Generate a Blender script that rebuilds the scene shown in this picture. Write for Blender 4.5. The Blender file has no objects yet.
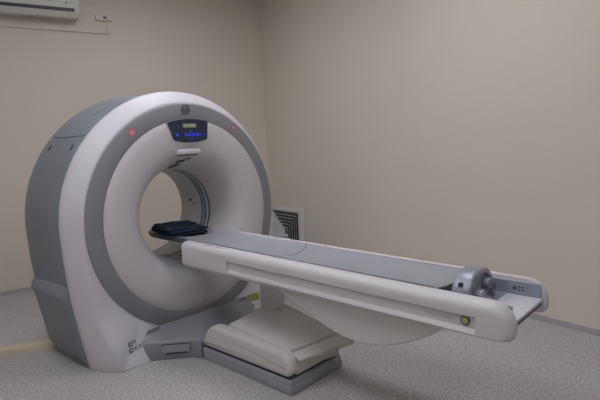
import bpy, bmesh, math, random
from mathutils import Vector, Matrix
from math import sin, cos, pi, sqrt, hypot, atan2, radians
random.seed(7)
scene = bpy.context.scene
COL = scene.collection
ZC = 0.96876          # height of the scanner's axis

# ------------------------------------------------------------------ materials
def new_mat(name, color, rough=0.5, metal=0.0, spec=0.5, noise=0.0, scale=8.0, bump=0.0, bscale=200.0,
            emit=None, estr=0.0):
    m = bpy.data.materials.new(name); m.use_nodes = True
    nt = m.node_tree; b = nt.nodes['Principled BSDF']
    b.inputs['Base Color'].default_value = (*color, 1)
    b.inputs['Roughness'].default_value = rough
    b.inputs['Metallic'].default_value = metal
    b.inputs['Specular IOR Level'].default_value = spec
    tc = nt.nodes.new('ShaderNodeTexCoord')
    if noise > 0:
        n = nt.nodes.new('ShaderNodeTexNoise'); n.inputs['Scale'].default_value = scale
        n.inputs['Detail'].default_value = 4
        nt.links.new(tc.outputs['Object'], n.inputs['Vector'])
        r = nt.nodes.new('ShaderNodeValToRGB')
        r.color_ramp.elements[0].position = 0.3; r.color_ramp.elements[1].position = 0.7
        r.color_ramp.elements[0].color = (*[c * (1 - noise) for c in color], 1)
        r.color_ramp.elements[1].color = (*[min(1, c * (1 + noise)) for c in color], 1)
        nt.links.new(n.outputs['Fac'], r.inputs['Fac'])
        nt.links.new(r.outputs['Color'], b.inputs['Base Color'])
    if bump > 0:
        n2 = nt.nodes.new('ShaderNodeTexNoise'); n2.inputs['Scale'].default_value = bscale
        nt.links.new(tc.outputs['Object'], n2.inputs['Vector'])
        bp = nt.nodes.new('ShaderNodeBump'); bp.inputs['Strength'].default_value = bump
        bp.inputs['Distance'].default_value = 0.002
        nt.links.new(n2.outputs['Fac'], bp.inputs['Height'])
        nt.links.new(bp.outputs['Normal'], b.inputs['Normal'])
    if emit:
        b.inputs['Emission Color'].default_value = (*emit, 1)
        b.inputs['Emission Strength'].default_value = estr
    return m

def floor_mat():
    m = new_mat('speckled_vinyl', (0.4, 0.38, 0.38), 0.42, spec=0.35)
    nt = m.node_tree; b = nt.nodes['Principled BSDF']
    tc = [n for n in nt.nodes if n.type == 'TEX_COORD'][0]
    def noise(scale, detail=2.0):
        n = nt.nodes.new('ShaderNodeTexNoise'); n.inputs['Scale'].default_value = scale
        n.inputs['Detail'].default_value = detail
        nt.links.new(tc.outputs['Object'], n.inputs['Vector']); return n
    def ramp(src, stops):
        r = nt.nodes.new('ShaderNodeValToRGB')
        while len(r.color_ramp.elements) < len(stops): r.color_ramp.elements.new(0.5)
        for e, (p, c) in zip(r.color_ramp.elements, stops): e.position = p; e.color = (*c, 1)
        nt.links.new(src, r.inputs['Fac']); return r
    a = ramp(noise(70, 3).outputs['Fac'], [(0.34, FL[0]), (0.5, FL[1]), (0.66, FL[2])])
    v = nt.nodes.new('ShaderNodeTexVoronoi'); v.inputs['Scale'].default_value = 60
    nt.links.new(tc.outputs['Object'], v.inputs['Vector'])
    sp = ramp(v.outputs['Distance'], [(0.10, (0.80, 0.785, 0.79)), (0.22, (1, 1, 1))])
    mx = nt.nodes.new('ShaderNodeMix'); mx.data_type = 'RGBA'; mx.blend_type = 'MULTIPLY'
    mx.inputs['Factor'].default_value = 0.8
    nt.links.new(a.outputs['Color'], mx.inputs[6]); nt.links.new(sp.outputs['Color'], mx.inputs[7])
    nt.links.new(mx.outputs[2], b.inputs['Base Color'])
    return m

FL = [(0.31, 0.295, 0.30), (0.44, 0.42, 0.428), (0.57, 0.547, 0.552)]
M = {}
M['wall'] = new_mat('beige_wall_paint', (0.70, 0.64, 0.555), 0.7, noise=0.015, scale=1.2, bump=0.08, bscale=90, spec=0.25)
M['ceiling'] = new_mat('ceiling_paint', (0.85, 0.84, 0.82), 0.9)
M['floor'] = floor_mat()
M['base'] = new_mat('bluegrey_vinyl_skirting', (0.42, 0.41, 0.42), 0.5, noise=0.08, scale=30)
M['white'] = new_mat('gantry_white_shell', (0.61, 0.595, 0.635), 0.52, noise=0.01, scale=3)
M['cream'] = new_mat('table_ivory_shell', (0.60, 0.58, 0.595), 0.42, noise=0.012, scale=3)
M['ivory'] = new_mat('pedestal_ivory_shell', (0.60, 0.575, 0.555), 0.5, noise=0.012, scale=3)
M['belly'] = new_mat('belly_ivory_shell', (0.66, 0.64, 0.615), 0.5, noise=0.012, scale=3)
M['disc'] = new_mat('gantry_face_white', (0.58, 0.56, 0.585), 0.5, noise=0.008, scale=3)
M['ring'] = new_mat('face_ring_grey', (0.24, 0.24, 0.262), 0.45, noise=0.012, scale=4)
M['side'] = new_mat('side_cover_blue_grey', (0.205, 0.223, 0.255), 0.45, noise=0.015, scale=4)
M['skirt'] = new_mat('base_skirt_grey', (0.23, 0.235, 0.265), 0.45, noise=0.02, scale=5)
M['plinth'] = new_mat('pedestal_plinth_grey', (0.30, 0.30, 0.33), 0.5, noise=0.02, scale=5)
M['bore'] = new_mat('bore_liner_grey', (0.60, 0.62, 0.63), 0.42)
M['navyglass'] = new_mat('bore_window_blue_film', (0.28, 0.33, 0.43), 0.3)
M['darkline'] = new_mat('dark_gap_rubber', (0.035, 0.04, 0.06), 0.6)
M['dgrey'] = new_mat('dark_grey_plastic', (0.09, 0.09, 0.10), 0.5)
M['panel'] = new_mat('control_panel_navy', (0.022, 0.03, 0.065), 0.35)
M['olive'] = new_mat('display_olive_backlight', (0.12, 0.13, 0.08), 0.4, emit=(0.5, 0.55, 0.3), estr=0.08)
M['digit'] = new_mat('display_segments', (0.5, 0.52, 0.35), 0.4, emit=(0.75, 0.8, 0.45), estr=0.10)
M['blue'] = new_mat('blue_backlit_keys', (0.03, 0.04, 0.4), 0.4, emit=(0.03, 0.05, 1.0), estr=0.30)
M['blue2'] = new_mat('dim_blue_backlit_keys', (0.03, 0.05, 0.25), 0.4, emit=(0.03, 0.06, 0.7), estr=0.10)
M['pink'] = new_mat('pink_sticker', (0.66, 0.16, 0.22), 0.5)
M['pinkpale'] = new_mat('pale_pink_print', (0.70, 0.50, 0.54), 0.5)
M['cradle'] = new_mat('cradle_grey_mat', (0.66, 0.67, 0.725), 0.45, noise=0.015, scale=4)
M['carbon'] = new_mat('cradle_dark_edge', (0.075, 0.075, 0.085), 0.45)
M['tray'] = new_mat('end_tray_white', (0.62, 0.62, 0.69), 0.4)
M['rail_in'] = new_mat('rail_inner_metal', (0.33, 0.36, 0.42), 0.35, metal=0.3)
M['latch'] = new_mat('latch_cast_grey', (0.30, 0.32, 0.37), 0.4, metal=0.35, noise=0.05, scale=14)
M['cloth'] = new_mat('dark_navy_cloth', (0.016, 0.026, 0.046), 0.9, noise=0.3, scale=30, bump=0.4, bscale=300, spec=0.15)
M['brass'] = new_mat('badge_green_face', (0.36, 0.37, 0.20), 0.4)
M['yellow'] = new_mat('yellow_sticker', (0.33, 0.32, 0.13), 0.5)
M['print'] = new_mat('printed_dark_ink', (0.12, 0.12, 0.15), 0.6)
M['printpale'] = new_mat('printed_grey_ink', (0.43, 0.41, 0.42), 0.6)
M['sticker'] = new_mat('pale_sticker', (0.66, 0.66, 0.64), 0.5)
M['ac'] = new_mat('air_conditioner_white', (0.66, 0.66, 0.62), 0.45)
M['acslot'] = new_mat('air_conditioner_slot', (0.05, 0.055, 0.075), 0.5)
M['trunk'] = new_mat('cream_plastic_trunking', (0.60, 0.53, 0.40), 0.5)
M['grille'] = new_mat('grille_white_enamel', (0.70, 0.70, 0.70), 0.45)
M['lamp'] = new_mat('lit_ceiling_panel', (0.9, 0.9, 0.9), 0.5, emit=(0.97, 0.98, 1.04), estr=18.0)
M['frame'] = new_mat('lamp_frame_white', (0.7, 0.7, 0.7), 0.5)

# ------------------------------------------------------------------ helpers
def link(name, me, mat, parent=None, smooth=True, angle=35):
    me.materials.clear(); me.materials.append(mat)
    o = bpy.data.objects.new(name, me); COL.objects.link(o)
    if parent is not None: o.parent = parent
    if smooth:
        for p in me.polygons: p.use_smooth = True
        me.set_sharp_from_angle(angle=radians(angle))
    return o
def from_bm(name, bm, mat, parent=None, smooth=True, angle=35, keep=False):
    bmesh.ops.recalc_face_normals(bm, faces=bm.faces[:])
    me = bpy.data.meshes.new(name); bm.to_mesh(me); bm.free()
    return link(name, me, mat, parent, smooth, angle)
def tag(o, label, cat, group=None):
    o['label'] = label; o['category'] = cat
    if group: o['group'] = group
    return o
def thing(name, label, cat, loc=(0, 0, 0), group=None):
    o = bpy.data.objects.new(name, None); COL.objects.link(o); o.location = loc
    o.empty_display_size = 0.1
    return tag(o, label, cat, group)
def box_bm(x0, x1, y0, y1, z0, z1, bev=0.0, seg=3, bm=None):
    own = bmesh.new()
    vs = [own.verts.new((x, y, z)) for x in (x0, x1) for y in (y0, y1) for z in (z0, z1)]
    idx = [(0, 1, 3, 2), (4, 6, 7, 5), (0, 4, 5, 1), (2, 3, 7, 6), (0, 2, 6, 4), (1, 5, 7, 3)]
    for f in idx: own.faces.new([vs[i] for i in f])
    if bev > 0:
        bmesh.ops.bevel(own, geom=own.edges[:], offset=bev, segments=seg, affect='EDGES', profile=0.5)
    if bm is None: return own
    me = bpy.data.meshes.new('tmp'); own.to_mesh(me); own.free(); bm.from_mesh(me); bpy.data.meshes.remove(me)
    return bm
def prism_bm(pts, axis, a, b, bev=0.0, seg=3):
    """pts: 2D outline; axis 'x','y','z' is the extrusion direction from a to b"""
    bm = bmesh.new()
    def P(u, v, t):
        return {'x': (t, u, v), 'y': (u, t, v), 'z': (u, v, t)}[axis]
    A = [bm.verts.new(P(u, v, a)) for u, v in pts]; B = [bm.verts.new(P(u, v, b)) for u, v in pts]
    fa = bm.faces.new(A); fb = bm.faces.new(B[::-1])
    n = len(pts)
    for i in range(n): bm.faces.new([A[i], B[i], B[(i + 1) % n], A[(i + 1) % n]])
    bmesh.ops.recalc_face_normals(bm, faces=bm.faces[:])
    if bev > 0:
        ed = [e for f in (fa, fb) for e in f.edges]
        bmesh.ops.bevel(bm, geom=ed, offset=bev, segments=seg, affect='EDGES', profile=0.5)
    return bm
def loft_bm(rings, closed=True, cap0=False, cap1=False, loop=False):
    bm = bmesh.new()
    R = [[bm.verts.new(p) for p in r] for r in rings]
    n = len(R[0])
    pairs = list(zip(R[:-1], R[1:]))
    if loop: pairs.append((R[-1], R[0]))
    for a, b in pairs:
        for i in range(n if closed else n - 1):
            j = (i + 1) % n
            bm.faces.new([a[i], a[j], b[j], b[i]])
    if cap0: bm.faces.new(R[0][::-1])
    if cap1: bm.faces.new(R[-1])
    return bm
def circ(r, y, n=160, cz=ZC, cx=0.0):
    return [(cx + r * sin(2 * pi * i / n), y, cz + r * cos(2 * pi * i / n)) for i in range(n)]
def smoothstep(a, b, x):
    t = max(0, min(1, (x - a) / (b - a))); return t * t * (3 - 2 * t)
def boolean_cut(o, cutter_bm):
    me = bpy.data.meshes.new('cutter'); bmesh.ops.recalc_face_normals(cutter_bm, faces=cutter_bm.faces[:])
    cutter_bm.to_mesh(me); cutter_bm.free()
    c = bpy.data.objects.new('cutter', me); COL.objects.link(c)
    md = o.modifiers.new('cut', 'BOOLEAN'); md.object = c; md.operation = 'DIFFERENCE'; md.solver = 'EXACT'
    dg = bpy.context.evaluated_depsgraph_get(); dg.update()
    new = bpy.data.meshes.new_from_object(o.evaluated_get(dg))
    o.modifiers.clear(); mats = list(o.data.materials); o.data = new
    new.materials.clear()
    for m in mats: new.materials.append(m)
    for p in new.polygons: p.use_smooth = True; p.material_index = 0
    new.set_sharp_from_angle(angle=radians(30))
    bpy.data.objects.remove(c); bpy.data.meshes.remove(me)
def solid(o, t, offset=-1):
    md = o.modifiers.new('solid', 'SOLIDIFY'); md.thickness = t; md.offset = offset; return o
def text_obj(name, body, size, mat, parent, loc, rot, ext=0.0008):
    cu = bpy.data.curves.new(name, 'FONT'); cu.body = body; cu.size = size; cu.extrude = ext
    cu.align_x = 'CENTER'; cu.align_y = 'CENTER'
    tmp = bpy.data.objects.new(name, cu); COL.objects.link(tmp)
    dg = bpy.context.evaluated_depsgraph_get(); dg.update()
    me = bpy.data.meshes.new_from_object(tmp.evaluated_get(dg))
    bpy.data.objects.remove(tmp); bpy.data.curves.remove(cu)
    o = link(name, me, mat, parent, smooth=False); o.location = loc; o.rotation_euler = rot
    return o

# ------------------------------------------------------------------ room
corner = Vector((2.548, 1.77, 0))
LD = Vector((0.96171, -0.27406, 0)); LN = Vector((-0.27406, -0.96171, 0))     # along / into the room
RD = Vector((-0.186, -0.982, 0)).normalized(); RN = Vector((RD.y, -RD.x, 0))  # along / into the room
if RN.x > 0: RN = -RN
H = 3.5
pA = corner; pB = corner - LD * 7.2; pC = pB + RD * 9.0 ; pD = corner + RD * 9.0
def slab(name, a, b, inward, mat, z0=0, z1=H, th=0.12):
    bm = bmesh.new()
    out = -inward * th
    q = [a, b, b + out, a + out]
    lo = [bm.verts.new((v.x, v.y, z0)) for v in q]; hi = [bm.verts.new((v.x, v.y, z1)) for v in q]
    bm.faces.new(lo); bm.faces.new(hi[::-1])
    for i in range(4): bm.faces.new([lo[i], lo[(i + 1) % 4], hi[(i + 1) % 4], hi[i]])
    o = from_bm(name, bm, mat, smooth=False); o['kind'] = 'structure'; return o
def inward(a, b):
    c = (pA + pB + pC + pD) / 4; d = (b - a).normalized(); n = Vector((-d.y, d.x, 0))
    return n if (c - a).dot(n) > 0 else -n
slab('wall_left', pB, pA, inward(pA, pB), M['wall'])
slab('wall_right', pA, pD, inward(pA, pD), M['wall'])
slab('wall_back', pC, pD, inward(pC, pD), M['wall'])
slab('wall_front', pB, pC, inward(pB, pC), M['wall'])
for nm, z0, z1, mt in (('floor', -0.1, 0.0, M['floor']), ('ceiling', H, H + 0.1, M['ceiling'])):
    o = from_bm(nm, prism_bm([(v.x, v.y) for v in (pA, pB, pC, pD)], 'z', z0, z1), mt, smooth=False)
    o['kind'] = 'structure'
def skirting(name, a, b):
    n = inward(a, b)
    slab(name, a + n * 0.006, b + n * 0.006, n, M['base'], 0.0, 0.045, 0.006)
skirting('baseboard_left', pB, pA); skirting('baseboard_right', pA, pD)

# lit ceiling panels
def ceiling_panel(x, y, label):
    t = thing('ceiling_light', label, 'ceiling light', (x, y, H), 'square ceiling light panels')
    bm = bmesh.new()
    for a in ((-0.32, 0.32, -0.32, -0.29), (-0.32, 0.32, 0.29, 0.32), (-0.32, -0.29, -0.29, 0.29), (0.29, 0.32, -0.29, 0.29)):
        box_bm(a[0], a[1], a[2], a[3], -0.03, 0, bm=bm)
    from_bm('frame', bm, M['frame'], t, smooth=False)
    from_bm('diffuser', box_bm(-0.288, 0.288, -0.288, 0.288, -0.022, -0.002), M['lamp'], t, smooth=False)
LP = [(0.5, -1.5, 'square lit ceiling panel above the foot end of the scanner table'),
      (0.2, 0.5, 'square lit ceiling panel directly above the scanner ring, toward the room corner'),
      (-1.5, -0.5, 'square lit ceiling panel in front of and to the left of the scanner ring'),
      (-2.1, -2.2, 'square lit ceiling panel between the scanner and the camera position'),
      (-1.2, -4.4, 'square lit ceiling panel behind the camera position'),
      (-3.6, -0.6, 'square lit ceiling panel farthest to the left, away from the scanner')]
for a in LP: ceiling_panel(*a)

# ------------------------------------------------------------------ CT gantry
g = thing('ct_gantry', 'large white and grey ring shaped CT scanner gantry standing on the floor', 'CT scanner')
HW = [(0.0, 0.83), (0.2, 0.868), (0.5, 0.914), (0.75, 0.936), (ZC, 0.945)]
FW = [(0.0, 0.705), (0.16, 0.752), (0.31, 0.80), (0.5, 0.835), (0.75, 0.853), (ZC, 0.851)]
def outline_fn(tab, R):
    poly = [(tab[0][1] * t / 12, 0.0) for t in range(13)]
    for (z0, w0), (z1, w1) in zip(tab[:-1], tab[1:]):
        for k in range(1, 9):
            t = k / 8; poly.append((w0 + (w1 - w0) * t, z0 + (z1 - z0) * t))
    def r(phi):       # phi from up, 0..pi
        phi = abs(phi)
        if phi > pi: phi = 2 * pi - phi
        if phi <= pi / 2: return R
        dx, dz = sin(phi), cos(phi)
        for (xa, za), (xb, zb) in zip(poly[:-1], poly[1:]):
            za -= ZC; zb -= ZC
            den = dx * (zb - za) - dz * (xb - xa)
            if abs(den) < 1e-12: continue
            s = (xa * (zb - za) - za * (xb - xa)) / den
            u = (xa * dz - za * dx) / den
            if s > 0 and -1e-6 <= u <= 1 + 1e-6: return s
        return R
    return r
rO = outline_fn(HW, 0.945); rF = outline_fn(FW, 0.851)
def half_outline(tab, R):
    def w_at(z):
        for (z0, w0), (z1, w1) in zip(tab[:-1], tab[1:]):
            if z0 <= z <= z1: return w0 + (w1 - w0) * (z - z0) / (z1 - z0)
        return tab[-1][1]
    pts = [(R * sin(pi / 2 * k / 60), ZC + R * cos(pi / 2 * k / 60)) for k in range(60)]
    pts += [(w_at(ZC * (1 - k / 32)), ZC * (1 - k / 32)) for k in range(32)]
    pts += [(tab[0][1] * (1 - k / 20), 0.0) for k in range(21)]
    return pts
def full_outline(tab, R):
    h = half_outline(tab, R); return h + [(-x, z) for x, z in h[-2:0:-1]]
OF = full_outline(FW, 0.851); OO = full_outline(HW, 0.945)
PHs = [atan2(x, z - ZC) for x, z in OF]
def yfront(z): return -0.085 * (1 - smoothstep(0.05, 0.42, z))
def station(t, y, off=0.0, ymix=0.0):
    out = []
    for (xf, zf), (xo, zo) in zip(OF, OO):
        x, z = xf + (xo - xf) * t, zf + (zo - zf) * t
        if off:
            r = hypot(x, z - ZC); k = (r + off) / r
            x, z = x * k, ZC + (z - ZC) * k
            if zf < 1e-6: z = 0.0
        out.append((x, y + ymix * yfront(z), max(z, 0.004)))
    return out
RING_OUT, RING_IN = 0.842, 0.729
ringpts = [(RING_OUT * sin(a), 0.0, ZC + RING_OUT * cos(a)) for a in PHs]
def blend(t):          # rows between the ring edge and the front outline (the flat apron below the ring)
    F = station(0, 0.0, ymix=1.0)
    return [tuple(p + (q - p) * t for p, q in zip(a, b)) for a, b in zip(ringpts, F)]
rows = [[(RING_OUT * sin(a), 0.03, ZC + RING_OUT * cos(a)) for a in PHs], ringpts, blend(0.33), blend(0.66), station(0, 0.0, ymix=1.0),
        station(0.08, 0.006, ymix=0.97), station(0.28, 0.028, ymix=0.85), station(0.54, 0.058, ymix=0.7), station(0.80, 0.092, ymix=0.4),
        station(0.95, 0.115, ymix=0.15), station(1.0, 0.140, ymix=0.0), station(0.985, 0.143), station(0.97, 0.143)]
from_bm('front_shell', loft_bm(rows), M['white'], g, angle=50)
rows = [station(0.97, 0.143), station(1.0, 0.146), station(1.0, 0.3, 0.001), station(1.0, 0.45, 0.004), station(1.0, 0.6, 0.009),
        station(1.0, 0.69, 0.010), station(1.0, 0.712, 0.004), station(0.95, 0.718)]
from_bm('side_cover', loft_bm(rows), M['side'], g, angle=50)
rows = [station(0.95, 0.718), station(1.0, 0.722, 0.002), station(1.0, 0.745, -0.006), station(1.0, 0.765, -0.035),
        station(1.0, 0.78, -0.07), station(1.0, 0.785, -0.14),
        [(0.5 * sin(a), 0.785, ZC + 0.5 * cos(a)) for a in PHs], [(0.45 * sin(a), 0.77, ZC + 0.45 * cos(a)) for a in PHs]]
from_bm('rear_cover', loft_bm(rows), M['white'], g, angle=50)
# grey ring, white funnel and bore
from_bm('face_ring', loft_bm([circ(0.8415, 0.03), circ(0.8415, -0.004), circ(0.838, -0.009), circ(0.79, -0.022), circ(0.735, -0.031), circ(0.7295, -0.029), circ(0.7295, 0.0)]), M['ring'], g)
FUN = [(0.7285, -0.0), (0.7285, -0.026), (0.725, -0.0305), (0.66, -0.036), (0.60, -0.037), (0.55, -0.033), (0.51, -0.02), (0.47, 0.004),
       (0.435, 0.04), (0.405, 0.085), (0.38, 0.135), (0.362, 0.185), (0.353, 0.22), (0.35, 0.235)]
from_bm('bore_funnel', loft_bm([circ(r, y) for r, y in FUN]), M['disc'], g, angle=60)
def fun_y(r):
    for (r0, y0), (r1, y1) in zip(FUN[1:-1], FUN[2:]):
        if r1 <= r <= r0: return y0 + (y1 - y0) * (r0 - r) / (r0 - r1)
    return 0.235
from_bm('bore_liner', loft_bm([circ(0.35, 0.372), circ(0.35, 0.60), circ(0.355, 0.64), circ(0.375, 0.69), circ(0.41, 0.74), circ(0.452, 0.775)]), M['bore'], g, angle=60)
win = from_bm('bore_window', loft_bm([circ(0.3505, 0.235), circ(0.3505, 0.372)]), M['navyglass'], g)
for y0, y1, mt in ((0.246, 0.256, 'darkline'), (0.256, 0.285, 'bore'), (0.285, 0.297, 'darkline'), (0.345, 0.352, 'darkline'), (0.352, 0.372, 'bore')):
    from_bm('window_band', loft_bm([circ(0.3503, y0), circ(0.3485, y0), circ(0.3485, y1), circ(0.3503, y1)]), M[mt], win)
# small dark marks inside the bore on the right side
def bore_mark(phi, y, dphi, dy):
    rr = [[(r * sin(phi + s * dphi), y + t * dy, ZC + r * cos(phi + s * dphi)) for s, t in ((-1, -1), (1, -1), (1, 1), (-1, 1))] for r in (0.349, 0.346)]
    return from_bm('bore_mark', loft_bm(rr, cap0=True, cap1=True), M['dgrey'], g, smooth=False)
bore_mark(radians(81), 0.50, 0.035, 0.014); bore_mark(radians(86), 0.463, 0.018, 0.010)

# control panel on the face, just under the ring
def face_y(x, z):
    r = hypot(x, z - ZC)
    if r > 0.842: return 0.0
    if r > 0.7295: return -0.031 + (r - 0.735) / (0.838 - 0.735) * 0.022
    return fun_y(r)
def face_plate(name, pts, mat, parent, t0=-0.004, t1=0.003, y=None):
    """flat piece following the face: front is t1 in front of the face"""
    bm = bmesh.new(); 
    A = [bm.verts.new((x, (face_y(x, z) if y is None else y) - t1, z)) for x, z in pts]
    B = [bm.verts.new((x, (face_y(x, z) if y is None else y) - t0, z)) for x, z in pts]
    bm.faces.new(A); bm.faces.new(B[::-1]); n = len(pts)
    for i in range(n): bm.faces.new([A[i], B[i], B[(i + 1) % n], A[(i + 1) % n]])
    return from_bm(name, bm, mat, parent, smooth=False)
top = [(x, ZC + sqrt(0.728 ** 2 - x * x) ) for x in [-0.197 + 0.36 * k / 12 for k in range(13)]]
bot = [(0.152, 1.556), (0.146, 1.544), (0.11, 1.533), (0.05, 1.525), (-0.01, 1.523), (-0.07, 1.526), (-0.125, 1.534), (-0.150, 1.546), (-0.158, 1.562)]
rim = face_plate('panel_surround', [(x * 1.05, z + (0.0 if z > 1.62 else -0.012)) for x, z in [(x, z) if z < 1.62 else (x * 0.97, z) for x, z in top + bot]], M['disc'], g, y=-0.036, t0=-0.01, t1=0.006)
cp = face_plate('control_panel', top + bot, M['panel'], g, y=-0.036, t0=0.0, t1=0.010)
cp['label'] = 'dark navy control panel with blue backlit keys'
YP = -0.047
def rect(cx, cz, w, h): return [(cx - w / 2, cz - h / 2), (cx + w / 2, cz - h / 2), (cx + w / 2, cz + h / 2), (cx - w / 2, cz + h / 2)]
dsp = face_plate('display', rect(-0.008, 1.648, 0.122, 0.032), M['olive'], cp, y=YP, t0=0, t1=0.002)
def seg_digit(ch, cx, cz, w, h, name='digit'):
    S = {'0': 'abcdef', '8': 'abcdefg', '5': 'acdfg', '2': 'abged', '1': 'bc', '4': 'fgbc'}[ch]
    bm = bmesh.new(); t = w * 0.26
    R = {'a': (cx - w/2, cx + w/2, cz + h/2 - t, cz + h/2), 'd': (cx - w/2, cx + w/2, cz - h/2, cz - h/2 + t), 'g': (cx - w/2, cx + w/2, cz - t/2, cz + t/2),
         'b': (cx + w/2 - t, cx + w/2, cz, cz + h/2), 'c': (cx + w/2 - t, cx + w/2, cz - h/2, cz), 'f': (cx - w/2, cx - w/2 + t, cz, cz + h/2), 'e': (cx - w/2, cx - w/2 + t, cz - h/2, cz)}
    for s in S:
        a = R[s]; box_bm(a[0], a[1], YP - 0.0035, YP - 0.0015, a[2], a[3], bm=bm)
    return from_bm(name, bm, M['digit'], dsp, smooth=False)
for k, ch in enumerate('08880'): seg_digit(ch, -0.053 + k * 0.0225, 1.648, 0.014, 0.022)
def disc_pts(cx, cz, r, n=14): return [(cx + r * cos(2 * pi * i / n), cz + r * sin(2 * pi * i / n)) for i in range(n)]
for cx, cz, w, h, mt in ((0.015, 1.613, 0.024, 0.018, 'blue2'), (-0.105, 1.590, 0.022, 0.022, 'blue'), (-0.078, 1.590, 0.010, 0.016, 'blue2'),
                         (-0.028, 1.590, 0.026, 0.022, 'blue'), (0.006, 1.590, 0.026, 0.022, 'blue'), (0.040, 1.590, 0.026, 0.022, 'blue'),
                         (0.074, 1.590, 0.024, 0.022, 'blue'), (0.106, 1.590, 0.020, 0.020, 'blue2'), (0.134, 1.590, 0.014, 0.016, 'blue2'),
                         (0.018, 1.562, 0.024, 0.018, 'blue2')):
    face_plate('key', rect(cx - 0.014, cz - 0.009, w, h), M[mt], cp, y=YP, t0=0, t1=0.002)
face_plate('key', disc_pts(-0.105, 1.646, 0.008), M['blue2'], cp, y=YP, t0=0, t1=0.002)
# round maker's emblem on the ring
def annulus(name, cx, cz, r0, r1, mat, parent, y0, th=0.003, n=32):
    rr = [[(cx + r * sin(2 * pi * i / n), y, cz + r * cos(2 * pi * i / n)) for i in range(n)] for r, y in ((r1, y0), (r1, y0 - th), (r0, y0 - th), (r0, y0))]
    return from_bm(name, loft_bm(rr, loop=True), mat, parent)
def disc(name, cx, cz, r, mat, parent, y0, th=0.003, n=32):
    rr = [[(cx + q * sin(2 * pi * i / n), y, cz + q * cos(2 * pi * i / n)) for i in range(n)] for q, y in ((r, y0), (r, y0 - th))]
    return from_bm(name, loft_bm(rr, cap0=True, cap1=True), mat, parent, smooth=False)
zE = 1.765; XE = -0.020
emb = annulus('emblem', XE, zE, 0.030, 0.038, M['print'], g, -0.027, 0.006)
emb['label'] = 'round dark GE monogram emblem'
text_obj('lettering', 'GE', 0.046, M['print'], emb, (XE, -0.031, zE), (pi / 2, 0, 0), 0.002)
# two pink round stickers on the ring
for sx, lab, mt in ((-1, 'solid pink round sticker', 'pink'), (1, 'faded pink round sticker', 'pinkpale')):
    cx, cz = sx * (0.465 if sx < 0 else 0.435), 1.605 if sx < 0 else 1.630
    yb = -0.023
    if sx < 0:
        d = disc('round_sticker', cx, cz, 0.029, M['pink'], g, yb, 0.004)
        for w in (-0.011, 0.0, 0.011):
            from_bm('symbol', box_bm(cx + w - 0.003, cx + w + 0.003, yb - 0.0055, yb - 0.003, cz - 0.013, cz + 0.013), M['pinkpale'], d, smooth=False)
    else:
        d = annulus('round_sticker', cx, cz, 0.020, 0.026, M['pink'], g, yb, 0.004)
        from_bm('symbol', box_bm(cx - 0.008, cx + 0.008, yb - 0.0055, yb, cz - 0.010, cz + 0.010), M['pinkpale'], d, smooth=False)
    d['label'] = lab
# housing of the alignment laser at the top of the funnel
hs = from_bm('sensor_housing', box_bm(-0.125, 0.088, -0.045, 0.02, 1.434, 1.474, 0.012, 3), M['white'], g)
from_bm('slot', box_bm(-0.095, 0.052, -0.047, 0.01, 1.427, 1.437, 0.003, 2), M['dgrey'], hs)
def funnel_mark(name, x0, x1, r0, r1, mat):
    rr = []
    for e in (0.001, -0.005):
        row = []
        for x, r in ((x0, r0), (x1, r0), (x1, r1), (x0, r1)):
            rr_ = r - (0.0 if e > 0 else 0.003)
            row.append((x, fun_y(r) + e - 0.001, ZC + sqrt(rr_ ** 2 - x * x)))
        rr.append(row)
    return from_bm(name, loft_bm(rr, cap0=True, cap1=True), mat, g, smooth=False)
funnel_mark('laser_aperture', -0.105, -0.02, 0.400, 0.380, M['dgrey'])
funnel_mark('laser_aperture', -0.075, 0.0, 0.428, 0.414, M['dgrey'])
funnel_mark('laser_aperture', 0.005, 0.04, 0.440, 0.430, M['dgrey'])

# details on the curved side cover
SWELL = [(0.146, 0), (0.3, 0.001), (0.45, 0.004), (0.6, 0.009), (0.69, 0.010), (0.712, 0.004), (0.718, 0.0)]
def surf(phi, y, off=0.0):
    a = phi if phi >= 0 else phi + 2 * pi
    r = rO(a) + off
    for (y0, o0), (y1, o1) in zip(SWELL[:-1], SWELL[1:]):
        if y0 <= y <= y1: r += o0 + (o1 - o0) * (y - y0) / (y1 - y0) + 0.0006
    return (r * sin(a), y, ZC + r * cos(a))
def strip_on_side(name, path, w, mat, h=0.0025, wy=False):
    """ribbon along (phi,y) path lying on the cover"""
    rr = []
    for phi, y in path:
        if wy: q = [surf(phi, y - w / 2, -0.002), surf(phi, y - w / 2, h), surf(phi, y + w / 2, h), surf(phi, y + w / 2, -0.002)]
        else:
            dp = w / 2 / 0.945
            q = [surf(phi - dp, y, -0.002), surf(phi - dp, y, h), surf(phi + dp, y, h), surf(phi + dp, y, -0.002)]
        rr.append(q)
    return from_bm(name, loft_bm(rr, cap0=True, cap1=True), mat, g)
D = radians
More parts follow.
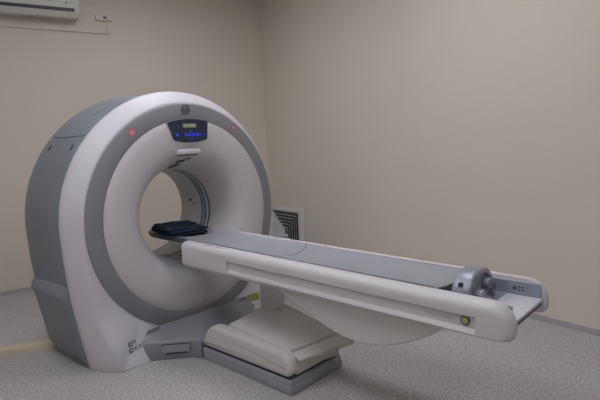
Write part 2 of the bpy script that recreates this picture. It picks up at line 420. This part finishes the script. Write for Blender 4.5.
for sgn in (-1, 1):
    strip_on_side('panel_joint', [(sgn * D(48.2), 0.146), (sgn * D(48.4), 0.3), (sgn * D(48.9), 0.50), (sgn * D(48.9), 0.60), (sgn * D(47.6), 0.635), (sgn * D(47.2), 0.715)], 0.006, M['dgrey'], 0.001)
    for y in (0.235, 0.585):
        ph = sgn * D(54.2); n = 14
        rr = [[surf(ph + 0.021 * cos(2 * pi * i / n) / 0.945 * 1.2, y + 0.015 * sin(2 * pi * i / n), o_) for i in range(n)] for o_ in (-0.002, 0.0015)]
        from_bm('fixing_hole', loft_bm(rr, cap0=True, cap1=True), M['darkline'], g, smooth=False)
    rr = []
    for k in range(17):
        u = -1 + 2 * k / 16; hwid = 0.072 * sqrt(max(0.02, 1 - u * u)); ph = sgn * D(29.5) + 0.085 * u
        rr.append([surf(ph, 0.385 - hwid, -0.002), surf(ph, 0.385 - hwid, 0.0025), surf(ph, 0.385 + hwid, 0.0025), surf(ph, 0.385 + hwid, -0.002)])
    from_bm('grip_recess', loft_bm(rr, cap0=True, cap1=True), M['skirt'], g)
    # bulging lower side bumper with a sloping top
    prof = [(0.02, 0.905, -0.01), (0.10, 0.905, 0.030), (0.30, 0.905, 0.030), (0.455, 0.905, 0.034), (0.525, 0.905, 0.052), (0.548, 0.905, 0.048), (0.60, 0.905, 0.004), (0.603, 0.905, -0.012)]
    def hw(z):
        for (z0, w0), (z1, w1) in zip(HW[:-1], HW[1:]):
            if z0 <= z <= z1: return w0 + (w1 - w0) * (z - z0) / (z1 - z0)
        return 0.945
    ys = [(0.155, 0.0), (0.165, 0.55), (0.19, 0.9), (0.24, 1), (0.5, 1), (0.66, 1), (0.70, 0.85), (0.72, 0.5), (0.728, 0.0)]
    rr = []
    for y, k in ys:
        rr.append([(sgn * (hw(z) - 0.01 + (o_ + 0.01) * k), y, z) for z, _, o_ in prof] + [(sgn * (hw(0.6) - 0.03), y, 0.6), (sgn * (hw(0.02) - 0.03), y, 0.02)])
    o = from_bm('side_bumper', loft_bm(rr, cap0=True, cap1=True), M['side'], g, angle=40)

# grey skirt at the front foot of the gantry, round the table pedestal
plan = [(-0.53, -0.055), (-0.50, -0.085), (-0.42, -0.156), (-0.34, -0.228), (-0.27, -0.290), (-0.25, -0.345), (0.25, -0.345), (0.27, -0.290), (0.34, -0.228), (0.42, -0.156), (0.50, -0.085), (0.53, -0.055)]
def skirt_row(z, dy, sx=1.0): return [(x * sx, min(y + dy, -0.03) if True else y, z) for x, y in plan] + [(0.53 * sx, 0.0, z), (-0.53 * sx, 0.0, z)]
sk = from_bm('base_skirt', loft_bm([skirt_row(0.0, 0.008), skirt_row(0.012, 0.0), skirt_row(0.115, 0.003), skirt_row(0.132, 0.010, 0.995), skirt_row(0.143, 0.030, 0.98), skirt_row(0.175, 0.14, 0.93), skirt_row(0.205, 0.26, 0.88)], cap0=True, cap1=True), M['skirt'], g, angle=40)
def on_skirt(name, s0, s1, z0, z1, t, mat, bev=0.006):
    a, b = Vector((-0.50, -0.085, 0)), Vector((-0.27, -0.290, 0)); d = (b - a); n = Vector((d.y, -d.x, 0)).normalized()
    P0 = a + d * s0; P1 = a + d * s1
    bm = bmesh.new(); rows = []
    for off in (-0.004, t):
        rows.append([(p + n * off + Vector((0, 0, z)))[:] for p, z in ((P0, z0), (P1, z0), (P1, z1), (P0, z1))])
    bm.free()
    o = loft_bm(rows, cap0=True, cap1=True)
    bmesh.ops.bevel(o, geom=o.edges[:], offset=min(bev, abs(t) * 0.8), segments=2, affect='EDGES')
    return from_bm(name, o, mat, sk)
on_skirt('handle_plate', 0.26, 0.92, 0.046, 0.120, 0.008, M['plinth'])
on_skirt('handle_slot', 0.36, 0.84, 0.046, 0.056, 0.011, M['darkline'], 0.002)
on_skirt('handle_slot', 0.28, 0.90, 0.110, 0.117, 0.009, M['dgrey'], 0.002)

# stickers on the lower apron
def apron_y(x, z):
    # front apron surface between ring circle and front outline
    a = atan2(x, z - ZC); r = hypot(x, z - ZC); aa = a if a >= 0 else a + 2 * pi
    rf = rF(aa)
    zz = ZC + rf * cos(aa)
    return yfront(zz) * max(0, min(1, (r - RING_OUT) / max(1e-4, rf - RING_OUT)))
def apron_plate(name, cx, cz, w, h, mat, parent=g, t=0.003):
    return face_plate(name, rect(cx, cz, w, h), mat, parent, y=apron_y(cx, cz) , t0=-0.006, t1=t)
def apron_poly(name, cx, cz, w, h, mat, parent, t=0.002):
    pts = rect(cx, cz, w, h); rr = []
    for e in (0.004, -t): rr.append([(x, apron_y(x, z) + e, z) for x, z in pts])
    return from_bm(name, loft_bm(rr, cap0=True, cap1=True), mat, parent, smooth=False)
for cx, cz in ((-0.622, 0.158), (-0.587, 0.163), (-0.622, 0.115), (-0.587, 0.120), (-0.550, 0.122), (-0.512, 0.135)):
    s = apron_poly('warning_sticker', cx, cz, 0.032, 0.032, M['print'] if cx < -0.6 else M['printpale'], g, 0.002)
    apron_poly('symbol', cx + 0.002, cz + 0.002, 0.014, 0.012, M['sticker'] if cx < -0.6 else M['yellow'] if cz > 0.13 else M['print'], s, 0.003)
ys_ = apron_poly('yellow_warning_sticker', 0.545, 0.178, 0.115, 0.060, M['yellow'], g, 0.002)
ys_['label'] = 'yellow warning sticker with lines of dark print'
for k in range(3):
    apron_poly('print_line', 0.552, 0.160 + k * 0.018, 0.095 - 0.012 * k, 0.006, M['print'], ys_, 0.003)

# ------------------------------------------------------------------ patient table
t = thing('patient_table', 'long white and grey patient table on a pedestal in front of the scanner', 'patient table')
from_bm('plinth', prism_bm([(-0.245, -0.36), (0.245, -0.36), (0.245, -1.150), (0.238, -1.205), (-0.19, -1.205), (-0.245, -1.205)], 'z', 0.0, 0.085, 0.006), M['plinth'], t)
from_bm('plinth_step', box_bm(-0.250, 0.250, -1.212, -0.86, 0.0, 0.055, 0.008, 2), M['plinth'], t)
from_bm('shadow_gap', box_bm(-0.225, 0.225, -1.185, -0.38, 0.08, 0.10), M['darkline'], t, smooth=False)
# rounded side cheeks of the pedestal
def cheek(xi, xo):
    sd = 1 if xo > xi else -1
    def row(i, x):
        pts = []
        def arc(cy, cz, r, a0, a1, n=8):
            r = max(r - i, 0.002)
            for k in range(n + 1):
                a = radians(a0 + (a1 - a0) * k / n); pts.append((x, cy + r * cos(a), cz + r * sin(a)))
        arc(-1.15, 0.155, 0.058, 270, 180, 6)
        arc(-1.105, 0.152, 0.103, 180, 90, 8)
        arc(-0.528, 0.100, 0.172, 90, 12, 10)
        arc(-0.385, 0.137, 0.040, 0, -90, 6)
        return pts
    rows = [row(0.0, xi)]
    for k in range(8):
        a = pi / 2 * k / 7
        rows.append(row(0.034 * (1 - cos(a)), xo - sd * 0.034 * (1 - sin(a))))
    return from_bm('pedestal_cheek', loft_bm(rows, cap0=True, cap1=True), M['ivory'], t, angle=50)
cheek(-0.180, -0.245); cheek(0.180, 0.245)
def quad_solid(name, top, z_low, mat, bev=0.006):
    bm = loft_bm([[(x, y, z_low) for x, y, z in top], top], cap0=True, cap1=True)
    bmesh.ops.recalc_face_normals(bm, faces=bm.faces[:])
    bmesh.ops.bevel(bm, geom=bm.edges[:], offset=bev, segments=2, affect='EDGES')
    return from_bm(name, bm, mat, t)
quad_solid('pedestal_cover', [(-0.172, -1.135, 0.236), (0.205, -1.225, 0.262), (0.205, -0.66, 0.375), (-0.172, -0.56, 0.276)], 0.10, M['ivory'])
quad_solid('cover_flap', [(-0.172, -1.222, 0.205), (0.240, -1.325, 0.222), (0.205, -1.228, 0.250), (-0.172, -1.140, 0.226)], 0.190, M['ivory'], 0.004)
quad_solid('pedestal_front', [(-0.178, -1.195, 0.20), (0.235, -1.195, 0.20), (0.235, -0.5, 0.20), (-0.178, -0.5, 0.20)], 0.098, M['ivory'], 0.008)
from_bm('lift_column', prism_bm([(-0.60, 0.25), (-0.76, 0.25), (-0.76, 0.66), (-0.60, 0.66)], 'x', 0.10, 0.19, 0.01), M['cream'], t)
# belly below the rails
BEL = [(-0.34, 0.72), (-0.34, 0.668), (-0.60, 0.655), (-0.88, 0.648), (-1.00, 0.636), (-1.12, 0.605), (-1.27, 0.543), (-1.42, 0.484), (-1.52, 0.452), (-1.62, 0.436), (-1.72, 0.436),
       (-1.84, 0.458), (-1.97, 0.507), (-2.08, 0.566), (-2.16, 0.622), (-2.20, 0.655), (-2.20, 0.72)]
def catmull(pts, n=4):
    out = []
    for i in range(len(pts) - 1):
        p0 = pts[max(0, i - 1)]; p1 = pts[i]; p2 = pts[i + 1]; p3 = pts[min(len(pts) - 1, i + 2)]
        for k in range(n):
            s = k / n
            out.append(tuple(0.5 * (2 * b + (c - a) * s + (2 * a - 5 * b + 4 * c - d) * s * s + (3 * b - a - 3 * c + d) * s ** 3) for a, b, c, d in zip(p0, p1, p2, p3)))
    out.append(pts[-1]); return out
bp = [BEL[0]] + catmull(BEL[1:-1], 4) + [BEL[-1]]
from_bm('belly_cover', prism_bm(bp, 'x', -0.200, 0.200, 0.012, 3), M['belly'], t, angle=50)
# side rails
def rail(side, name='side_rail'):
    zb, zt = 0.642, 0.832
    def row(i, x):
        pts = []
        def arc(cy, cz, r, a0, a1, n):
            r = max(r - i, 0.001)
            for k in range(n + 1):
                a = radians(a0 + (a1 - a0) * k / n); pts.append((x, cy + r * cos(a), cz + r * sin(a)))
        arc(-0.225, zt - 0.040, 0.040, 0, 90, 6)
        arc(-2.385, zt - 0.1, 0.1, 90, 180, 12)
        arc(-2.405, zb + 0.08, 0.08, 180, 270, 10)
        arc(-0.225, zb + 0.040, 0.040, 270, 360, 6)
        return pts
    x0, x1 = side * 0.192, side * 0.268
    rows = [row(0.004, x0), row(0.001, x0 + side * 0.001), row(0.0, x0 + side * 0.005)]
    for k in range(9):
        a = pi / 2 * k / 8
        rows.append(row(0.045 * (1 - cos(a)), x1 - side * 0.045 * (1 - sin(a))))
    o = from_bm(name, loft_bm(rows, cap0=True, cap1=True), M['cream'], t, angle=50)
    # long handle groove with a sloping lower lip
    X = side * 0.268
    prof = [(X + side * 0.02, 0.676), (X, 0.688), (X - side * 0.015, 0.706), (X - side * 0.015, 0.752), (X, 0.764), (X + side * 0.02, 0.772)]
    cb = prism_bm(prof, 'y', -2.345, -0.69)
    bmesh.ops.recalc_face_normals(cb, faces=cb.faces[:])
    ends = [e for e in cb.edges if abs(e.verts[0].co.y - e.verts[1].co.y) < 1e-6]
    bmesh.ops.bevel(cb, geom=ends, offset=0.014, segments=3, affect='EDGES')
    boolean_cut(o, cb)
    return o
rn = rail(-1)
me2 = rn.data.copy(); me2.transform(Matrix.Scale(-1, 4, (1, 0, 0))); me2.flip_normals()
rf = link('side_rail', me2, M['cream'], t, angle=30)
# badge and lettering in the groove of the near rail, small printed labels on its top
def disc_x(name, y, z, r, x0, x1, mat, parent, n=24):
    rr = [[(x, y + r * cos(2 * pi * i / n), z + r * sin(2 * pi * i / n)) for i in range(n)] for x in (x0, x1)]
    return from_bm(name, loft_bm(rr, cap0=True, cap1=True), mat, parent, smooth=False)
bd = disc_x('badge', -2.285, 0.738, 0.021, -0.246, -0.2595, M['dgrey'], rn)
bd['label'] = 'round dark badge with green centre'
disc_x('badge_face', -2.285, 0.738, 0.014, -0.259, -0.2615, M['brass'], bd)
text_obj('lettering', 'BrightSpeed', 0.026, M['printpale'], rn, (-0.2535, -2.165, 0.735), (pi / 2, 0, -pi / 2), 0.0006)
from_bm('printed_label', box_bm(-0.236, -0.224, -0.50, -0.42, 0.8305, 0.8328), M['printpale'], rn, smooth=False)
from_bm('printed_label', box_bm(-0.238, -0.226, -0.62, -0.56, 0.8305, 0.8328), M['printpale'], rn, smooth=False)
# inner face of the far rail with a small keypad
inn = from_bm('inner_track', box_bm(0.183, 0.192, -2.46, -2.05, 0.738, 0.815, 0.002, 1), M['rail_in'], rf)
kp = from_bm('keypad', box_bm(0.180, 0.184, -2.40, -2.32, 0.765, 0.800, 0.001, 1), M['rail_in'], rf)
for y, z, s in ((-2.342, 0.781, 0.010), (-2.363, 0.790, 0.005), (-2.363, 0.774, 0.005), (-2.380, 0.790, 0.005), (-2.380, 0.774, 0.005)):
    disc_x('keypad_button', y, z, s, 0.181, 0.178, M['dgrey'], kp, 12)
from_bm('inner_track', box_bm(-0.192, -0.183, -2.46, -2.05, 0.738, 0.815, 0.002, 1), M['rail_in'], rn)
# frame between the rails, the sliding cradle, the end tray
from_bm('table_bed', box_bm(-0.184, 0.184, -2.10, -0.30, 0.70, 0.790, 0.004, 1), M['dgrey'], t)
tr = from_bm('end_tray', box_bm(-0.182, 0.182, -2.47, -2.12, 0.736, 0.750, 0.003, 2), M['tray'], t)
from_bm('tray_edge', box_bm(-0.178, 0.178, -2.466, -2.12, 0.718, 0.735), M['dgrey'], tr, smooth=False)
def cradle():
    n = 20; w = 0.181; rows = []
    ys = [-2.11, -1.5, -1.0, -0.5, 0.0, 0.29, 0.375, 0.41, 0.425]
    bm = bmesh.new(); tops = []; bots = []
    for y in ys:
        ww = w if y < 0.3 else (w - 0.012 if y < 0.38 else w - 0.03 if y < 0.42 else w - 0.055)
        tops.append([bm.verts.new((ww * (2 * k / n - 1), y, 0.833 - 0.020 * cos(pi / 2 * (2 * k / n - 1)))) for k in range(n + 1)])
    for a, b in zip(tops[:-1], tops[1:]):
        for k in range(n): bm.faces.new([a[k], a[k + 1], b[k + 1], b[k]])
    return bm
def slabify(bm, th):
    geo = bmesh.ops.solidify(bm, geom=bm.faces[:], thickness=th); return bm
cr = from_bm('cradle', slabify(cradle(), 0.007), M['cradle'], t, angle=40)
# dark carbon underside of the cradle, deeper towards the near edge
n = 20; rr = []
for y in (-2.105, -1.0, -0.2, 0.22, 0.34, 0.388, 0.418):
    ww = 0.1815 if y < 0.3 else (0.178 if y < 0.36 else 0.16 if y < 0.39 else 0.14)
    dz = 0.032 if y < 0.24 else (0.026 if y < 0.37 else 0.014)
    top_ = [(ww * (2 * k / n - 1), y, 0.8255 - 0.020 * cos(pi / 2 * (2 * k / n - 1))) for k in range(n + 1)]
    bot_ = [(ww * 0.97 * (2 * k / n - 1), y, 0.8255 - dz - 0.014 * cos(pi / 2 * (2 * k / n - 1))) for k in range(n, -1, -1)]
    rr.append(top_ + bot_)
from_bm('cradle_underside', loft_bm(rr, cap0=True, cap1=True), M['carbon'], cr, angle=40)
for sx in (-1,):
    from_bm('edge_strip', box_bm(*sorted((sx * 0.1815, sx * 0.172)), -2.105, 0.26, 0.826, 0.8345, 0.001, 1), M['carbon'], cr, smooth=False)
# joint across the mattress surface
n = 20; rr = []
for k in range(n + 1):
    u = 2 * k / n - 1; x = 0.184 * u; yy = -1.03 - 0.045 * cos(pi / 2 * u) + 0.03 * u
    z = 0.833 - 0.020 * cos(pi / 2 * u)
    rr.append([(x, yy - 0.003, z - 0.001), (x, yy - 0.003, z + 0.0012), (x, yy + 0.003, z + 0.0012), (x, yy + 0.003, z - 0.001)])
from_bm('mattress_joint', loft_bm(rr, cap0=True, cap1=True), M['dgrey'], cr)

# arched cradle latch at the foot end
lt_pts = []
NA = 24
for k in range(NA + 1):
    a = pi - pi * k / NA
    ex = abs(cos(a)) ** 0.85 * (1 if cos(a) > 0 else -1)
    lt_pts.append((0.012 + 0.150 * ex, 0.770 + 0.130 * sin(a) ** 0.9 if sin(a) > 1e-6 else 0.775))
lt_pts = [(-0.140, 0.735)] + lt_pts + [(0.164, 0.735)]
la = from_bm('cradle_latch', prism_bm(lt_pts, 'y', -2.250, -2.160, 0.012, 3), M['latch'], t, angle=50)
la['label'] = 'arched cast grey latch'
ins = [(0.012 + (x - 0.012) * 0.80, 0.748 + (z - 0.735) * 0.78) for x, z in lt_pts]
boolean_cut(la, prism_bm(ins, 'y', -2.33, -2.236))
def disc_y(name, x, z, r, y0, y1, mat, parent, n=24, r2=None):
    rr = [[(x + q * cos(2 * pi * i / n), y, z + q * sin(2 * pi * i / n)) for i in range(n)] for q, y in ((r, y0), (r2 or r, y1))]
    return from_bm(name, loft_bm(rr, cap0=True, cap1=True), mat, parent, angle=40)
disc_y('release_knob', -0.045, 0.788, 0.034, -2.22, -2.28, M['latch'], la, r2=0.030)
disc_y('release_knob', 0.060, 0.822, 0.030, -2.22, -2.268, M['latch'], la, r2=0.026)
disc_y('knob_hole', -0.030, 0.848, 0.018, -2.22, -2.235, M['dgrey'], la)
# fixing hole on the sloping shoulder of the arch
from_bm('shoulder_hole', box_bm(-0.129, -0.111, -2.213, -2.193, 0.838, 0.858, 0.004, 2), M['darkline'], la)
bm = prism_bm([(-2.37, 0.733), (-2.22, 0.733), (-2.22, 0.80)], 'x', -0.012, 0.012)
box_bm(-0.17, 0.17, -2.31, -2.22, 0.733, 0.752, 0.003, 1, bm=bm)
from_bm('latch_foot', bm, M['latch'], la, smooth=False)

# the table top sags very slightly towards its foot end
def sag(o):
    for c in o.children:
        if c.type == 'MESH':
            mw = c.matrix_basis; inv = mw.inverted()
            for v in c.data.vertices:
                p = mw @ v.co
                p.z -= 0.030 * max(0, min(1, (-0.4 - p.y) / 1.5)) * max(0, min(1, (p.z - 0.642) / 0.04))
                v.co = inv @ p
        sag(c)
sag(t)

# ------------------------------------------------------------------ folded pad on the cradle
def folded_pad():
    root = thing('folded_pad', 'dark navy folded cloth pad lying on the head end of the table cradle', 'folded pad', (-0.02, 0.17, 0.838))
    root.rotation_euler = (0, 0, radians(-14))
    for li, (hx, hy, z0, th, dx, dy, rot) in enumerate(((0.165, 0.215, -0.012, 0.024, 0, 0, 0), (0.160, 0.208, 0.010, 0.022, 0.006, -0.004, 0.05), (0.150, 0.195, 0.030, 0.018, -0.004, 0.006, -0.06))):
        rnd = random.Random(11 + li); nx, ny = 22, 26
        bm = bmesh.new(); top = []; bot = []
        ph = [rnd.uniform(0, 6.28) for _ in range(6)]
        for j in range(ny + 1):
            rt = []; rb = []
            v = 2 * j / ny - 1
            for i in range(nx + 1):
                u = 2 * i / nx - 1
                x = u * hx * (1 + 0.025 * sin(3.1 * v + ph[0])); y = v * hy * (1 + 0.03 * sin(2.7 * u + ph[1]))
                e = min(1, (1 - max(abs(u), abs(v))) * 7)
                wob = 0.004 * sin(5 * u + 3 * v + ph[2]) + 0.003 * sin(9 * v - 4 * u + ph[3]) + 0.002 * sin(15 * u + ph[4])
                hgt = th * (0.5 + 0.5 * sqrt(max(0, 1 - (1 - e) ** 2)))
                rt.append(bm.verts.new((x, y, z0 + hgt + wob * e)))
                rb.append(bm.verts.new((x, y, z0 + th * 0.4 - th * 0.35 * e)))
            top.append(rt); bot.append(rb)
        for j in range(ny):
            for i in range(nx):
                bm.faces.new([top[j][i], top[j][i + 1], top[j + 1][i + 1], top[j + 1][i]])
                bm.faces.new([bot[j][i], bot[j + 1][i], bot[j + 1][i + 1], bot[j][i + 1]])
        rim_i = [(0, i) for i in range(nx + 1)] + [(j, nx) for j in range(1, ny + 1)] + [(ny, i) for i in range(nx - 1, -1, -1)] + [(j, 0) for j in range(ny - 1, 0, -1)]
        for (a, b), (c, d) in zip(rim_i, rim_i[1:] + rim_i[:1]):
            bm.faces.new([top[a][b], bot[a][b], bot[c][d], top[c][d]])
        for vv in bm.verts: vv.co = Matrix.Rotation(rot, 3, 'Z') @ vv.co + Vector((dx, dy, 0))
        from_bm('fold', bm, M['cloth'], root, angle=60)
folded_pad()

# ------------------------------------------------------------------ things on the walls and floor
def wall_frame(s, off, z):      # point on the left wall
    return corner + LD * s + LN * off + Vector((0, 0, z))
angL = atan2(LD.y, LD.x)
ac = thing('air_conditioner', 'white split air conditioner mounted high on the left wall', 'air conditioner', wall_frame(-2.72, 0, 2.90))
ac.rotation_euler = (0, 0, angL)
prof = [(0.0, 0.0), (-0.10, -0.005), (-0.155, 0.010), (-0.185, 0.040), (-0.198, 0.085), (-0.20, 0.20), (-0.185, 0.265), (-0.14, 0.285), (0.0, 0.285)]
from_bm('body', prism_bm(prof, 'x', -0.45, 0.45, 0.010, 3), M['ac'], ac, angle=40)
from_bm('outlet', prism_bm([(-0.1995, 0.080), (-0.1965, 0.048), (-0.150, 0.045), (-0.150, 0.075)], 'x', -0.42, 0.40), M['acslot'], ac, smooth=False)
fl = prism_bm([(-0.1965, 0.046), (-0.190, 0.046), (-0.150, -0.004), (-0.156, -0.010)], 'x', -0.43, 0.425, 0.001, 1)
from_bm('air_flap', fl, M['ac'], ac, smooth=False)
from_bm('panel_line', box_bm(-0.43, 0.41, -0.2025, -0.19, 0.135, 0.138), M['printpale'], ac, smooth=False)
from_bm('indicator', box_bm(0.315, 0.335, -0.204, -0.19, 0.120, 0.128), M['dgrey'], ac, smooth=False)

sn = thing('wall_sensor', 'small white oblong sensor box with dark centre on the left wall beside the air conditioner', 'sensor', wall_frame(-1.985, 0, 2.945))
sn.rotation_euler = (0, 0, angL)
from_bm('case', box_bm(-0.100, 0.075, -0.035, 0, -0.026, 0.034, 0.012, 3), M['ac'], sn)
from_bm('dark_centre', box_bm(-0.020, 0.018, -0.040, -0.03, -0.004, 0.020, 0.003, 2), M['dgrey'], sn)

cd = thing('wall_conduit', 'thin painted cable conduit under the air conditioner rising to the small sensor box', 'conduit', wall_frame(-2.9, 0, 2.78))
cd.rotation_euler = (0, 0, angL)
from_bm('horizontal_run', box_bm(-0.70, 0.955, -0.018, 0, 0.0, 0.018, 0.003, 1), M['wall'], cd)
from_bm('vertical_run', box_bm(0.935, 0.955, -0.018, 0, 0.018, 0.139, 0.003, 1), M['wall'], cd)

# louvred square diffuser leaning flat against the right wall
gr = thing('louvred_grille', 'white square louvred air diffuser standing on the floor against the right wall', 'air grille', corner + RD * 0.425 + RN * 0.0)
gr.rotation_euler = (0, 0, atan2(RD.y, RD.x))
sgn_in = 1 if (Matrix.Rotation(atan2(RD.y, RD.x), 3, 'Z') @ Vector((0, 1, 0))).dot(RN) > 0 else -1
W2 = 0.355; zc_g = 0.318; Hh = 0.310
def sq_frame(h0x, h0z, d0, h1x, h1z, d1, th=0.006):
    """one square collar flaring from half-size h0 at depth d0 to h1 at depth d1"""
    rows = []
    for hx, hz, d in ((h0x, h0z, d0), (h1x, h1z, d1), (h1x - th, h1z - th, d1), (h0x - th, h0z - th, d0)):
        rows.append([(sx * hx, sgn_in * d, zc_g + sz * hz) for sx, sz in ((-1, -1), (1, -1), (1, 1), (-1, 1))])
    return loft_bm(rows, loop=True)
bm = sq_frame(W2, Hh, 0.005, W2, Hh, 0.075, 0.032)
from_bm('frame', bm, M['grille'], gr, smooth=False)
for k in range(6):
    hx = (W2 - 0.036) * (1 - k / 6.6); hz = (Hh - 0.036) * (1 - k / 6.6)
    from_bm('louvre', sq_frame(hx - 0.042, hz - 0.020, 0.036, hx, hz, 0.074, 0.004), M['grille'], gr, smooth=False)
from_bm('back_box', box_bm(-W2 + 0.02, W2 - 0.02, *sorted((sgn_in * 0.004, sgn_in * 0.030)), zc_g - Hh + 0.02, zc_g + Hh - 0.02), M['dgrey'], gr, smooth=False)

# cable trunking crossing the floor at the left
a = Vector((-1.15, 1.02, 0)); b = Vector((-0.72, 0.775, 0)); d = (b - a).normalized()
tk = tag(from_bm('floor_cable_trunking', prism_bm([(-0.05, 0.0), (0.05, 0.0), (0.045, 0.036), (0.035, 0.042), (-0.035, 0.042), (-0.045, 0.036)], 'x', -1.5, 0.13), M['trunk'], None, smooth=False),
         'cream plastic cable trunking running across the floor to the back of the scanner', 'cable trunking')
tk.location = (-0.88, 0.832, 0); tk.rotation_euler = (0, 0, atan2(d.y, d.x))

# ------------------------------------------------------------------ camera
cam = bpy.data.cameras.new('camera'); co = bpy.data.objects.new('camera', cam); COL.objects.link(co)
cam.sensor_width = 36; cam.lens = 499.9 / 600 * 36; cam.sensor_fit = 'HORIZONTAL'
f_, pit, roll, yT = 499.903, 0.120768, -0.042598, 0.832235
cp_, sp_ = cos(pit), sin(pit)
fw = Vector((0, cp_, -sp_)); up = Vector((0, sp_, cp_)); rt = Vector((1, 0, 0))
r2 = rt * cos(roll) + up * sin(roll); u2 = -rt * sin(roll) + up * cos(roll)
c_, s_ = cos(yT), sin(yT)
def togantry(v): return Vector((v.x * c_ + v.y * s_, -v.x * s_ + v.y * c_, v.z))
R3 = Matrix((togantry(r2), togantry(u2), -togantry(fw))).transposed()
co.matrix_world = Matrix.Translation((-2.253, -3.171, 1.512)) @ R3.to_4x4()
cam.clip_start = 0.05
scene.camera = co

# ------------------------------------------------------------------ world and view
w = bpy.data.worlds.new('world'); scene.world = w; w.use_nodes = True
w.node_tree.nodes['Background'].inputs[0].default_value = (0.5, 0.5, 0.5, 1)
w.node_tree.nodes['Background'].inputs[1].default_value = 0.05
vs = scene.view_settings
vs.view_transform = 'Standard'; vs.look = 'None'; vs.gamma = 1; vs.use_curve_mapping = False
vs.exposure = 0.0
